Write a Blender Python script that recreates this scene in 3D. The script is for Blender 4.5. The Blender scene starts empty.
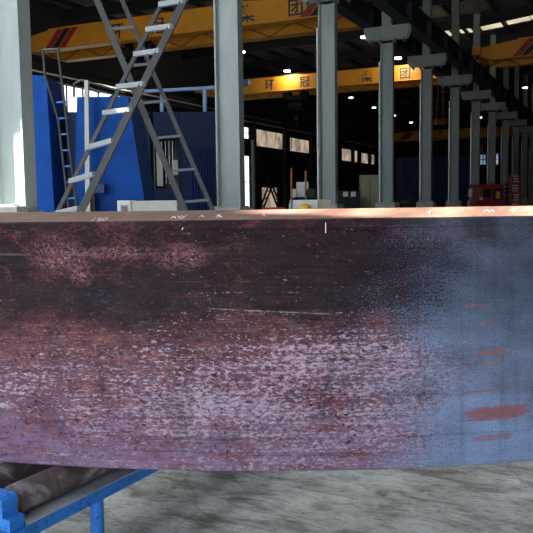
import bpy, bmesh, math, random
from mathutils import Vector as V, Matrix as M
random.seed(7)
sc = bpy.context.scene
C = sc.collection
R = math.radians

# ------------------------------------------------------------------ camera
F = 750.0
cam_d = bpy.data.cameras.new('camera')
cam = bpy.data.objects.new('camera', cam_d); C.objects.link(cam)
cam_d.sensor_width = 36; cam_d.lens = F / 533 * 36
cam_d.clip_start = 0.05; cam_d.clip_end = 500
CM = M.Translation((0, 0, 1.6)) @ M.Rotation(R(85.0), 4, 'X') @ M.Rotation(R(-0.75), 4, 'Z')
cam.matrix_world = CM
sc.camera = cam
EYE = V((0, 0, 1.6))

def ray(px, py):
    return (CM.to_3x3() @ V(((px - 266.5) / F, -(py - 266.5) / F, -1))).normalized()
def P(px, py, Y):                       # point seen at a pixel at depth Y
    d = ray(px, py); return EYE + d * (Y / d.y)
def PZ(px, py, z):                      # point seen at a pixel at height z
    d = ray(px, py); return EYE + d * ((z - 1.6) / d.z)

# hall frame: s runs along the column row, p to its right
CA, SA = math.cos(R(25.3)), math.sin(R(25.3))
ORG = V((-8.44, 0, 0)); RD = V((SA, CA, 0)); PD = V((CA, -SA, 0))
def H(s, p, z=0): return ORG + RD * s + PD * p + V((0, 0, z))
def hall(s, p, z=0):                    # matrix: local x = p, local y = s
    m = M.Identity(4)
    for i in range(3):
        m[i][0] = PD[i]; m[i][1] = RD[i]; m[i][2] = (0, 0, 1)[i]; m[i][3] = H(s, p, z)[i]
    return m
def SP(v):
    d = V((v.x, v.y, 0)) - ORG; return d.dot(RD), d.dot(PD)
def onP(px, py, p):                     # pixel -> (s, z) on the plane at p
    d = ray(px, py); k = ((H(0, p) - EYE).dot(PD)) / d.dot(PD)
    v = EYE + d * k; return SP(v)[0], v.z
def onS(px, py, s):                     # pixel -> (p, z) on the plane at s
    d = ray(px, py); k = ((H(s, 0) - EYE).dot(RD)) / d.dot(RD)
    v = EYE + d * k; return SP(v)[1], v.z

# ------------------------------------------------------------------ materials
def new_mat(name):
    m = bpy.data.materials.new(name); m.use_nodes = True
    nt = m.node_tree; b = nt.nodes['Principled BSDF']
    return m, nt, b
def N(nt, t, **kw):
    n = nt.nodes.new(t)
    for k, v in kw.items():
        if k in n.inputs.keys(): n.inputs[k].default_value = v
        else: setattr(n, k, v)
    return n
def paint(name, col, rough=0.5, metal=0.0, var=0.25, scale=6.0, stretch=(1, 1, 1), bump=0.0, dirt=None, dirt_amt=0.0, spec=0.5):
    m, nt, b = new_mat(name); L = nt.links.new
    tc = N(nt, 'ShaderNodeTexCoord'); mp = N(nt, 'ShaderNodeMapping'); mp.inputs['Scale'].default_value = stretch
    L(tc.outputs['Object'], mp.inputs['Vector'])
    n = N(nt, 'ShaderNodeTexNoise', Scale=scale, Detail=6.0, Roughness=0.6); L(mp.outputs[0], n.inputs['Vector'])
    r = N(nt, 'ShaderNodeValToRGB')
    r.color_ramp.elements[0].position = 0.3; r.color_ramp.elements[1].position = 0.7
    c = V(col)
    r.color_ramp.elements[0].color = (*[max(0, x * (1 - var)) for x in c], 1)
    r.color_ramp.elements[1].color = (*[min(1, x * (1 + var)) for x in c], 1)
    L(n.outputs['Fac'], r.inputs['Fac'])
    out = r.outputs['Color']
    if dirt:
        n2 = N(nt, 'ShaderNodeTexNoise', Scale=scale * 3.1, Detail=8.0, Roughness=0.7); L(mp.outputs[0], n2.inputs['Vector'])
        r2 = N(nt, 'ShaderNodeValToRGB')
        r2.color_ramp.elements[0].position = 1 - dirt_amt - 0.1; r2.color_ramp.elements[1].position = 1 - dirt_amt
        L(n2.outputs['Fac'], r2.inputs['Fac'])
        mx = N(nt, 'ShaderNodeMixRGB'); mx.inputs['Color2'].default_value = (*dirt, 1)
        L(r2.outputs['Color'], mx.inputs['Fac']); L(out, mx.inputs['Color1']); out = mx.outputs['Color']
    L(out, b.inputs['Base Color'])
    b.inputs['Roughness'].default_value = rough; b.inputs['Metallic'].default_value = metal
    b.inputs['Specular IOR Level'].default_value = spec
    if bump:
        bp = N(nt, 'ShaderNodeBump', Strength=bump, Distance=0.01); L(n.outputs['Fac'], bp.inputs['Height']); L(bp.outputs[0], b.inputs['Normal'])
    return m
def glow(name, col, strength, lines=None, var=0.0):
    m, nt, b = new_mat(name); L = nt.links.new
    b.inputs['Base Color'].default_value = (*col, 1); b.inputs['Emission Strength'].default_value = strength
    if var:
        tc = N(nt, 'ShaderNodeTexCoord')
        mp = N(nt, 'ShaderNodeMapping'); mp.inputs['Scale'].default_value = lines
        L(tc.outputs['Object'], mp.inputs['Vector'])
        n = N(nt, 'ShaderNodeTexNoise', Scale=1.0, Detail=4.0); L(mp.outputs[0], n.inputs['Vector'])
        r = N(nt, 'ShaderNodeValToRGB'); r.color_ramp.elements[0].position = 0.35; r.color_ramp.elements[1].position = 0.65
        r.color_ramp.elements[0].color = (*[x * (1 - var) for x in col], 1); r.color_ramp.elements[1].color = (*col, 1)
        L(n.outputs['Fac'], r.inputs['Fac']); L(r.outputs['Color'], b.inputs['Emission Color'])
    else:
        b.inputs['Emission Color'].default_value = (*col, 1)
    return m

MT = {}
MT['column'] = paint('column_grey_paint', (0.355, 0.40, 0.395), 0.55, var=0.10, scale=3, stretch=(2, 2, .4), dirt=(0.2, 0.22, 0.23), dirt_amt=0.28)
MT['beam'] = paint('dark_beam_paint', (0.045, 0.052, 0.065), 0.7, var=0.15, spec=.2)
MT['pipe'] = paint('bright_conduit', (0.92, 0.92, 0.88), 0.25, metal=.6, var=0.03)
MT['concrete'] = paint('plinth_concrete', (0.50, 0.48, 0.43), 0.9, var=0.12, scale=9, bump=0.2)
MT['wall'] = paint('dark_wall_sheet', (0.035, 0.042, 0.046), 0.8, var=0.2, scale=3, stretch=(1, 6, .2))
MT['roof'] = paint('roof_sheet', (0.17, 0.17, 0.175), 0.7, var=0.25, scale=2, stretch=(3, .4, 1))
MT['purlin'] = paint('purlin_steel', (0.02, 0.022, 0.026), 0.8, var=0.1)
MT['crane'] = paint('crane_yellow', (0.90, 0.38, 0.03), 0.5, var=0.12, scale=1.2, dirt=(0.35, 0.16, 0.02), dirt_amt=0.25)
MT['crane_black'] = paint('crane_black', (0.015, 0.015, 0.018), 0.6)
MT['stripe_red'] = paint('stripe_red', (0.40, 0.025, 0.03), 0.5, var=0.1)
MT['letter'] = paint('letter_navy', (0.02, 0.045, 0.10), 0.6, var=0.1)
MT['hoist_green'] = paint('hoist_green', (0.03, 0.26, 0.20), 0.5, var=0.15)
MT['blue'] = paint('machine_blue', (0.005, 0.062, 0.30), 0.6, spec=.15, var=0.22, scale=1.7, dirt=(0.008, 0.05, 0.25), dirt_amt=0.22)
MT['navy'] = paint('dark_blue_paint', (0.012, 0.035, 0.13), 0.5, var=0.2, scale=2)
MT['cabin_navy'] = paint('cabin_navy', (0.006, 0.014, 0.05), 0.6, var=0.2, scale=2, spec=.2)
MT['paleblue'] = paint('pale_blue_rail', (0.25, 0.36, 0.60), 0.5, var=0.08)
MT['tblue'] = paint('stand_blue', (0.02, 0.20, 0.66), 0.45, var=0.12, scale=14, dirt=(0.045, 0.05, 0.08), dirt_amt=0.36, bump=.1)
MT['alu'] = paint('ladder_grey', (0.062, 0.062, 0.063), 0.5, metal=0.2, var=0.15, scale=8, stretch=(3, 3, .3))
MT['tread'] = paint('tread_aluminium', (0.40, 0.43, 0.46), 0.4, metal=0.2, var=0.1, scale=20)
MT['cream'] = paint('cream_cabinet', (0.50, 0.49, 0.44), 0.5, var=0.06)
MT['beige'] = paint('beige_cabinet', (0.42, 0.38, 0.29), 0.6, var=0.08)
MT['white'] = paint('off_white', (0.75, 0.77, 0.76), 0.5, var=0.05)
MT['black'] = paint('black_rubber', (0.010, 0.011, 0.013), 0.6, var=0.2)
MT['red'] = paint('cab_red', (0.35, 0.02, 0.03), 0.4, var=0.12)
MT['yellow'] = paint('helmet_yellow', (0.85, 0.48, 0.03), 0.35, var=0.05)
MT['green'] = paint('bottle_green', (0.25, 0.42, 0.38), 0.25, var=0.05)
MT['rustpipe'] = paint('orange_rust', (0.42, 0.15, 0.05), 0.7, var=0.3, scale=9)
MT['oldrust'] = paint('old_rust', (0.17, 0.085, 0.055), 0.8, var=0.3, scale=20)
MT['glass'] = paint('dark_glass', (0.02, 0.025, 0.03), 0.1, var=0.1)
MT['dust'] = paint('dusty_steel', (0.36, 0.37, 0.40), 0.75, var=0.15, scale=20, dirt=(0.16, 0.16, 0.18), dirt_amt=0.33)
MT['chalk'] = paint('chalk', (0.85, 0.83, 0.80), 0.95, var=0.05)
MT['orange'] = paint('orange_sticker', (0.8, 0.38, 0.08), 0.6, var=0.1, scale=40)
MT['win_beige'] = glow('daylit_sheet_beige', (0.72, 0.56, 0.42), 0.85, (1.6, 1.6, .9), 0.75)
MT['win_white'] = glow('daylit_glass_white', (0.95, 0.97, 1.0), 1.6)
MT['win_blue'] = glow('daylit_glass_blue', (0.45, 0.62, 0.95), 0.75, (.5, .5, .7), 0.7)
MT['skylight'] = glow('daylit_roof_panel', (1.0, 0.86, 0.60), 0.95, (.7, .7, .7), 0.35)
MT['roof_fill'] = glow('roof_fill_glow', (0.80, 0.90, 1.0), 0.9)
MT['roof_fill_bright'] = glow('roof_fill_glow_bright', (0.82, 0.92, 1.0), 11.0)
MT['led'] = glow('led_white', (0.95, 1.0, 1.0), 5.0)

def roller_mat():
    m, nt, b = new_mat('roller_worn_steel'); L = nt.links.new
    tc = N(nt, 'ShaderNodeTexCoord')
    n = N(nt, 'ShaderNodeTexNoise', Scale=7.0, Detail=9.0, Roughness=0.62, Distortion=0.8); L(tc.outputs['Object'], n.inputs['Vector'])
    r = N(nt, 'ShaderNodeValToRGB'); e = r.color_ramp.elements
    e[0].position = 0.30; e[0].color = (0.055, 0.045, 0.045, 1); e[1].position = 0.72; e[1].color = (0.30, 0.28, 0.30, 1)
    q = e.new(0.46); q.color = (0.10, 0.075, 0.07, 1); q = e.new(0.55); q.color = (0.16, 0.12, 0.11, 1); q = e.new(0.60); q.color = (0.27, 0.25, 0.27, 1)
    L(n.outputs['Fac'], r.inputs['Fac']); L(r.outputs['Color'], b.inputs['Base Color'])
    b.inputs['Roughness'].default_value = 0.5; b.inputs['Metallic'].default_value = 0.2
    bp = N(nt, 'ShaderNodeBump', Strength=0.25, Distance=0.004); L(n.outputs['Fac'], bp.inputs['Height']); L(bp.outputs[0], b.inputs['Normal'])
    return m
MT['roller'] = roller_mat()

def floor_mat():
    m, nt, b = new_mat('concrete_floor'); L = nt.links.new
    tc = N(nt, 'ShaderNodeTexCoord')
    n1 = N(nt, 'ShaderNodeTexNoise', Scale=1.6, Detail=10.0, Roughness=0.68); L(tc.outputs['Object'], n1.inputs['Vector'])
    mp = N(nt, 'ShaderNodeMapping'); mp.inputs['Scale'].default_value = (1, 2.6, 1); mp.inputs['Rotation'].default_value = (0, 0, .2)
    L(tc.outputs['Object'], mp.inputs['Vector'])
    n2 = N(nt, 'ShaderNodeTexNoise', Scale=9.0, Detail=10.0, Roughness=0.72, Distortion=1.0); L(mp.outputs[0], n2.inputs['Vector'])
    r1 = N(nt, 'ShaderNodeValToRGB'); e = r1.color_ramp.elements
    e[0].position = .34; e[0].color = (0.38, 0.355, 0.30, 1); e[1].position = .66; e[1].color = (0.70, 0.68, 0.62, 1)
    L(n1.outputs['Fac'], r1.inputs['Fac'])
    r2 = N(nt, 'ShaderNodeValToRGB'); e = r2.color_ramp.elements
    e[0].position = .30; e[0].color = (0.25, 0.25, 0.25, 1); e[1].position = .5; e[1].color = (1, 1, 1, 1)
    q = e.new(.66); q.color = (1, 1, 1, 1); q = e.new(.74); q.color = (1.5, 1.5, 1.5, 1)
    L(n2.outputs['Fac'], r2.inputs['Fac'])
    mx = N(nt, 'ShaderNodeMixRGB', blend_type='MULTIPLY'); mx.inputs['Fac'].default_value = .8
    L(r1.outputs['Color'], mx.inputs['Color1']); L(r2.outputs['Color'], mx.inputs['Color2'])
    # cracks
    v = N(nt, 'ShaderNodeTexVoronoi', feature='DISTANCE_TO_EDGE', Scale=0.75)
    nd = N(nt, 'ShaderNodeTexNoise', Scale=3.0, Detail=6.0); L(tc.outputs['Object'], nd.inputs['Vector'])
    ad = N(nt, 'ShaderNodeMixRGB', blend_type='ADD'); ad.inputs['Fac'].default_value = .22
    L(tc.outputs['Object'], ad.inputs['Color1']); L(nd.outputs['Color'], ad.inputs['Color2']); L(ad.outputs['Color'], v.inputs['Vector'])
    r3 = N(nt, 'ShaderNodeValToRGB'); e = r3.color_ramp.elements
    e[0].position = 0.0; e[0].color = (0.25, 0.25, 0.25, 1); e[1].position = 0.012; e[1].color = (1, 1, 1, 1)
    L(v.outputs['Distance'], r3.inputs['Fac'])
    m2 = N(nt, 'ShaderNodeMixRGB', blend_type='MULTIPLY'); m2.inputs['Fac'].default_value = .3
    L(mx.outputs['Color'], m2.inputs['Color1']); L(r3.outputs['Color'], m2.inputs['Color2'])
    n4 = N(nt, 'ShaderNodeTexNoise', Scale=2.3, Detail=9.0, Roughness=0.72, Distortion=.6); L(mp.outputs[0], n4.inputs['Vector'])
    r4 = N(nt, 'ShaderNodeValToRGB'); e = r4.color_ramp.elements
    e[0].position = .38; e[0].color = (.20, .18, .15, 1); e[1].position = .52; e[1].color = (1, 1, 1, 1)
    L(n4.outputs['Fac'], r4.inputs['Fac'])
    m3 = N(nt, 'ShaderNodeMixRGB', blend_type='MULTIPLY'); m3.inputs['Fac'].default_value = .7
    L(m2.outputs['Color'], m3.inputs['Color1']); L(r4.outputs['Color'], m3.inputs['Color2'])
    n5 = N(nt, 'ShaderNodeTexNoise', Scale=28.0, Detail=6.0, Roughness=0.75); L(mp.outputs[0], n5.inputs['Vector'])
    r5 = N(nt, 'ShaderNodeValToRGB'); e = r5.color_ramp.elements
    e[0].position = .34; e[0].color = (.35, .34, .33, 1); e[1].position = .47; e[1].color = (1, 1, 1, 1)
    L(n5.outputs['Fac'], r5.inputs['Fac'])
    m5 = N(nt, 'ShaderNodeMixRGB', blend_type='MULTIPLY'); m5.inputs['Fac'].default_value = .8
    L(m3.outputs['Color'], m5.inputs['Color1']); L(r5.outputs['Color'], m5.inputs['Color2'])
    L(m5.outputs['Color'], b.inputs['Base Color']); b.inputs['Roughness'].default_value = 0.75
    bp = N(nt, 'ShaderNodeBump', Strength=0.35, Distance=0.01); L(n2.outputs['Fac'], bp.inputs['Height']); L(bp.outputs[0], b.inputs['Normal'])
    return m
MT['floor'] = floor_mat()

# ------------------------------------------------------------------ mesh building
class B:
    def __init__(s): s.bm = bmesh.new()
    def box(s, c, size, m=None, bev=0.0):
        r = bmesh.ops.create_cube(s.bm, size=1.0)
        mat = M.Translation(c) @ M.Diagonal((*size, 1))
        if m is not None: mat = m @ mat
        bmesh.ops.transform(s.bm, matrix=mat, verts=r['verts'])
        if bev:
            ed = {e for v in r['verts'] for e in v.link_edges}
            bmesh.ops.bevel(s.bm, geom=list(ed), offset=bev, segments=2, affect='EDGES', profile=0.5)
        return s
    def bar(s, a, b, w, h, side=None):
        a, b = V(a), V(b); d = (b - a); l = d.length; d.normalize()
        side = V(side) if side is not None else V((0, 0, 1)).cross(d)
        if side.length < 1e-4: side = V((1, 0, 0))
        x = (side - d * side.dot(d)).normalized(); y = d.cross(x)
        m = M((( x.x, y.x, d.x, (a.x+b.x)/2), (x.y, y.y, d.y, (a.y+b.y)/2), (x.z, y.z, d.z, (a.z+b.z)/2), (0,0,0,1)))
        return s.box((0, 0, 0), (w, h, l), m)
    def cyl(s, a, b, r, r2=None, seg=16):
        a, b = V(a), V(b); d = b - a
        q = V((0, 0, 1)).rotation_difference(d.normalized()).to_matrix().to_4x4()
        bmesh.ops.create_cone(s.bm, cap_ends=True, segments=seg, radius1=r, radius2=r if r2 is None else r2, depth=d.length,
                              matrix=M.Translation((a + b) / 2) @ q)
        return s
    def tube(s, pts, r, seg=8):
        for i in range(len(pts) - 1): s.cyl(pts[i], pts[i + 1], r, seg=seg)
        for p in pts[1:-1]: bmesh.ops.create_uvsphere(s.bm, u_segments=seg, v_segments=6, radius=r, matrix=M.Translation(V(p)))
        return s
    def prism(s, pts, depth, m):
        """polygon in local (x,z), extruded along local y from 0 to depth, placed by m"""
        f = [s.bm.verts.new(m @ V((x, 0, z))) for x, z in pts]
        k = [s.bm.verts.new(m @ V((x, depth, z))) for x, z in pts]
        s.bm.faces.new(f); s.bm.faces.new(k[::-1]); n = len(pts)
        for i in range(n): s.bm.faces.new((f[i], k[i], k[(i + 1) % n], f[(i + 1) % n]))
        return s
    def lathe(s, prof, m=M.Identity(4), seg=24):
        rings = []
        for r, z in prof:
            rings.append([s.bm.verts.new(m @ V((r * math.cos(2*math.pi*i/seg), r * math.sin(2*math.pi*i/seg), z))) for i in range(seg)])
        for a, b in zip(rings, rings[1:]):
            for i in range(seg): s.bm.faces.new((a[i], a[(i+1) % seg], b[(i+1) % seg], b[i]))
        s.bm.faces.new(rings[0][::-1]); s.bm.faces.new(rings[-1]); return s
    def build(s, name, mat, parent=None, smooth=False):
        bmesh.ops.recalc_face_normals(s.bm, faces=s.bm.faces[:])
        me = bpy.data.meshes.new(name); s.bm.to_mesh(me); s.bm.free()
        if smooth:
            for p in me.polygons: p.use_smooth = True
            me.set_sharp_from_angle(angle=R(40))
        me.materials.append(MT[mat] if isinstance(mat, str) else mat)
        o = bpy.data.objects.new(name, me); C.objects.link(o)
        if parent is not None:
            o.parent = parent
            w = V((0, 0, 0)); q = parent
            while q is not None: w += q.location; q = q.parent
            o.location = -w                   # meshes are written in world space; empties only translate
        return o

def split_build(g, name, mat, parent=None, smooth=False):
    """one object per separate piece of the builder's mesh"""
    left = set(g.bm.faces); out = []
    while left:
        st = [left.pop()]; isl = list(st)
        while st:
            for v in st.pop().verts:
                for f in v.link_faces:
                    if f in left: left.discard(f); st.append(f); isl.append(f)
        h = B(); vm = {}
        for f in isl: h.bm.faces.new([vm.setdefault(v, None) or vm.__setitem__(v, h.bm.verts.new(v.co)) or vm[v] for v in f.verts])
        h_o = h.build(name, mat, parent, smooth); out.append(h_o)
    g.bm.free(); return out

def tag(o, label, cat, group=None, kind='thing'):
    o['label'] = label; o['category'] = cat; o['kind'] = kind
    if group: o['group'] = group
    return o
def thing(name, loc, label, cat, group=None):
    o = bpy.data.objects.new(name, None); C.objects.link(o); o.location = loc; o.empty_display_size = .1
    return tag(o, label, cat, group)
def struct(o): o['kind'] = 'structure'; return o

# ------------------------------------------------------------------ the hall shell
S0, S1, PL, PR = -9.0, 100.0, -19.4, 21.0
def roof_z(p):
    if p < 0: return 12.0
    return 12.0 + 1.2 * (1 - abs(p - 10.5) / 10.5)
fl = B(); fl.box((0, 0, -0.15), (70, 160, 0.3), hall(45, 0)); struct(fl.build('floor', 'floor'))
SUN_L = V((-0.80, 0.03, 0.60)).normalized()       # direction towards the sun
def to_roof(v):
    k = 10.0
    for _ in range(12):
        q = v + SUN_L * k; k += (roof_z(SP(q)[1]) - q.z) / SUN_L.z
    q = v + SUN_L * k; return SP(q)
# two roof openings added, placed so the sun reaches the plate edge and column
a = [to_roof(V(q)) for q in ((-0.36, 3.05, 1.55), (2.9, 3.05, 1.55), (-0.36, 3.6, 1.55), (2.9, 3.6, 1.55))]
hole1 = (min(x[0] for x in a) + 0.30, max(x[0] for x in a) + .2, a[0][1], a[1][1])
b_ = [to_roof(V(q)) for q in ((-4.5, 10.3, 0.4), (-3.0, 10.9, 2.55), (-4.3, 10.3, 2.55), (-3.3, 10.6, 0.4))]
hole2 = (5.2, 6.6, -15.2, -10.6)
holes = [hole1, hole2]
ss = sorted({S0, S1, *[h[0] for h in holes], *[h[1] for h in holes]})
ps = sorted({PL, -9.7, 0.0, 10.5, PR, *[h[2] for h in holes], *[h[3] for h in holes]})
fill_panes = [(0.0, 8.0, 0.0, 14.0), (3.4, 11.6, -9.0, -.3)]      # unseen glowing roof panes added at the near end as fill light
ss = sorted({*ss, *[q[0] for q in fill_panes], *[q[1] for q in fill_panes]}); ps = sorted({*ps, *[q[2] for q in fill_panes], *[q[3] for q in fill_panes]})
for nm, q0, q1 in (('ceiling', PL, 0.0), ('ceiling_right', 0.0, PR)):
    rf = B()
    for i in range(len(ss) - 1):
        for j in range(len(ps) - 1):
            cs, cp = (ss[i] + ss[i+1]) / 2, (ps[j] + ps[j+1]) / 2
            if not q0 < cp < q1: continue
            if any(h[0] < cs < h[1] and h[2] < cp < h[3] for h in holes + fill_panes): continue
            q = [(ss[i], ps[j]), (ss[i], ps[j+1]), (ss[i+1], ps[j+1]), (ss[i+1], ps[j])]
            lo = [rf.bm.verts.new(H(s, p, roof_z(p))) for s, p in q]; hi = [rf.bm.verts.new(H(s, p, roof_z(p) + .08)) for s, p in q]
            rf.bm.faces.new(lo); rf.bm.faces.new(hi[::-1])
            for k in range(4): rf.bm.faces.new((lo[k], hi[k], hi[(k+1) % 4], lo[(k+1) % 4]))
    struct(rf.build(nm, 'roof'))
for k, (fill_rect, zz, mt) in enumerate(((fill_panes[0], 13.35, 'roof_fill'), (fill_panes[1], 12.2, 'roof_fill_bright'))):
    pn = B(); pn.box((0, 0, 0), (fill_rect[3] - fill_rect[2], fill_rect[1] - fill_rect[0], .03), hall((fill_rect[0] + fill_rect[1]) / 2, (fill_rect[2] + fill_rect[3]) / 2, zz)); struct(pn.build('window_%d' % (40 + k), mt))  # added fill panes set into the roof
# unseen front walls, added with gate openings to hold the fill lamps
FILL_GATES = {'left': (1.0, -6.0, 2.4, 6.0), 'right': (-.5, 3.0, 13.0, 4.5)}
# unseen bars added across the first opening to shadow the plate edge
gb = B()
for x in (-0.30, 0.10, 0.45, 0.79):
    s_, p_ = to_roof(V((x, 3.2, 1.55)))
    gb.bar(H(hole1[0] - .3, p_ - .02, roof_z(p_) + .12), H(hole1[1] + .3, p_ - .02, roof_z(p_) + .12), .05, .05)
struct(gb.build('trim_1', 'purlin'))
# purlins (along s) and rafters (across)
n = 2
for p0, p1 in ((PL, 0.0), (0.0, PR)):
    pu = B(); k = 0; p = p0 + 1.0
    while p < p1 - .4:
        segs = [(S0, S1)]
        for h in holes:
            if h[2] - .15 < p < h[3] + .15: segs = [(S0, h[0] - .1), (h[1] + .1, S1)]
        for a_, b2 in segs: pu.bar(H(a_, p, roof_z(p) - .12), H(b2, p, roof_z(p) - .12), .14, .22)
        p += 1.9
    struct(pu.build('trim_%d' % n, 'purlin')); n += 1
    ra = B(); mid = (p0 + p1) / 2
    for i in range(3, 17):
        s = i * 6.0
        for q0, q1 in ((p0, mid), (mid, p1)):
            ra.bar(H(s, q0 + .01, roof_z(q0 + .01) - .5), H(s, q1 - .01, roof_z(q1 - .01) - .5), .22, .55)
    struct(ra.build('trim_%d' % n, 'purlin')); n += 1

# left wall with window openings, far end wall, right wall
win = []   # (s0, s1, z0, z1, material)
def wwin(x0, x1, yt, yb, mat):
    s0, zt = onP(x0, yt, PL); _, zb = onP(x0, yb, PL); s1, _ = onP(x1, yt, PL); win.append((s0, s1, zb, zt, mat))
wwin(50, 140, 81, 140, 'win_white')
wwin(241.5, 249.5, 126, 138, 'win_white')
wwin(241.5, 250, 155, 208, 'win_white')
wwin(256, 284.5, 128.5, 146, 'win_beige')
wwin(262, 278, 187, 210, 'win_beige')
wwin(290, 314, 137, 151, 'win_beige')
wwin(342, 358, 148, 160.5, 'win_beige')
wwin(361.5, 375, 152.5, 163, 'win_beige')
wwin(394.5, 401.5, 158, 168, 'win_beige')
wwin(394.5, 401.5, 193, 205, 'win_beige')
def wall_with_openings(name, mk, along, z_top, ops, mat, thick=.2):
    """ops: (a0,a1,z0,z1); mk(a, d, z) -> point, d in 0..thick"""
    A = sorted({along[0], along[1], *[o[0] for o in ops], *[o[1] for o in ops]}); Z = sorted({0.0, z_top, *[o[2] for o in ops], *[o[3] for o in ops]})
    w = B()
    for i in range(len(A) - 1):
        for j in range(len(Z) - 1):
            ca, cz = (A[i] + A[i+1]) / 2, (Z[j] + Z[j+1]) / 2
            if any(o[0] < ca < o[1] and o[2] < cz < o[3] for o in ops): continue
            lo = [w.bm.verts.new(mk(x, 0, z)) for x, z in ((A[i], Z[j]), (A[i+1], Z[j]), (A[i+1], Z[j+1]), (A[i], Z[j+1]))]
            hi = [w.bm.verts.new(mk(x, thick, z)) for x, z in ((A[i], Z[j]), (A[i+1], Z[j]), (A[i+1], Z[j+1]), (A[i], Z[j+1]))]
            w.bm.faces.new(lo); w.bm.faces.new(hi[::-1])
            for k in range(4): w.bm.faces.new((lo[k], hi[k], hi[(k+1) % 4], lo[(k+1) % 4]))
    return struct(w.build(name, mat))
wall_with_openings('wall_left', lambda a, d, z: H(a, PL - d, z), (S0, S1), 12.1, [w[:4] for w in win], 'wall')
k = 1
for s0, s1, z0, z1, mt in win:
    wd = thing('window_%d' % k, H((s0 + s1) / 2, PL - .1, z0), '', ''); del wd['label']; del wd['category']; struct(wd)
    B().box((0, 0, 0), (.03, s1 - s0, z1 - z0), hall((s0 + s1) / 2, PL - .12, (z0 + z1) / 2)).build('pane', mt, wd)
    f = B(); w_ = s1 - s0; nb = max(1, int(w_ / 1.2))
    for i in ((0, nb) if mt == 'win_beige' else range(nb + 1)): f.box((0, 0, 0), (.06, .07, z1 - z0), hall(s0 + w_ * i / nb, PL - .08, (z0 + z1) / 2))
    for z in ((z0, z1) if mt == 'win_beige' else (z0, (z0 + z1) / 2, z1)): f.box((0, 0, 0), (.06, w_, .06), hall((s0 + s1) / 2, PL - .08, z))
    f.build('frame', 'purlin', wd); k += 1
win2 = []
for x0, x1, yt, yb in ((477, 486, 154.5, 165), (490.5, 498.5, 153.5, 165), (503, 508.5, 154, 161), (513, 516, 155, 160)):
    p0, zt = onS(x0, yt, S1); _, zb = onS(x0, yb, S1); p1, _ = onS(x1, yt, S1); win2.append((p0, p1, zb, zt))
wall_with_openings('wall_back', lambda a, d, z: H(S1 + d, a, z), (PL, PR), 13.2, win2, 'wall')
for p0, p1, z0, z1 in win2:
    wd = thing('window_%d' % k, H(S1, (p0 + p1) / 2, z0), '', ''); del wd['label']; del wd['category']; struct(wd)
    B().box((0, 0, 0), (p1 - p0, .03, z1 - z0), hall(S1 + .1, (p0 + p1) / 2, (z0 + z1) / 2)).build('pane', 'win_blue', wd)
    f = B()
    for i in range(4): f.box((0, 0, 0), (.09, .06, z1 - z0), hall(S1 + .06, p0 + (p1 - p0) * i / 3, (z0 + z1) / 2))
    for z in (z0, (z0 + z1) / 2, z1): f.box((0, 0, 0), (p1 - p0, .06, .09), hall(S1 + .06, (p0 + p1) / 2, z))
    f.build('frame', 'purlin', wd); k += 1
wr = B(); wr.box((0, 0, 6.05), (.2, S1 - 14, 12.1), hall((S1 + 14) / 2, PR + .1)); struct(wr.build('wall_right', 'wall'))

for nm, key, rng in (('wall_front', 'left', (PL, 2.7)), ('wall_front_right', 'right', (2.75, PR))):
    gs, g0, g1, gz = FILL_GATES[key]
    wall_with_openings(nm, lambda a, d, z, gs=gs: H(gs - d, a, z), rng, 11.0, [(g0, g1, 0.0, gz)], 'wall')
# roof light panels of the right bay
for i, (x0, x1, yt0, yt1) in enumerate(((440.5, 447, 31, 30), (457, 468, 28.5, 26.5), (477, 501.5, 23, 17.5), (503, 520.5, 16.5, 12.5), (521.5, 526.5, 13, 11.5), (528, 545, 11.5, 7))):
    def on_roof(px, py):
        d = ray(px, py); kk = 40.0
        for _ in range(40):
            q = EYE + d * kk; kk += (roof_z(SP(q)[1]) - .05 - q.z) / d.z * .7
        return EYE + d * kk
    hgt = 9.5 if x0 > 470 else 6
    q = [on_roof(x0, yt0), on_roof(x1, yt1), on_roof(x1, yt1 + hgt), on_roof(x0, yt0 + hgt)]
    sp = [SP(v) for v in q]
    sa, sb = 40.5, 43.6
    pa, pb = sp[0][1], sp[1][1]
    pn = B(); lo = [pn.bm.verts.new(H(s, p, roof_z(p) - .06)) for s, p in ((sp[2][0], pa), (sp[2][0], pb), (sp[0][0], pb), (sp[0][0], pa))]
    hi = [pn.bm.verts.new(v.co + V((0, 0, .04))) for v in lo]
    pn.bm.faces.new(lo); pn.bm.faces.new(hi)
    for kk in range(4): pn.bm.faces.new((lo[kk], hi[kk], hi[(kk+1) % 4], lo[(kk+1) % 4]))
    struct(pn.build('window_%d' % k, 'skylight')); k += 1

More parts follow.
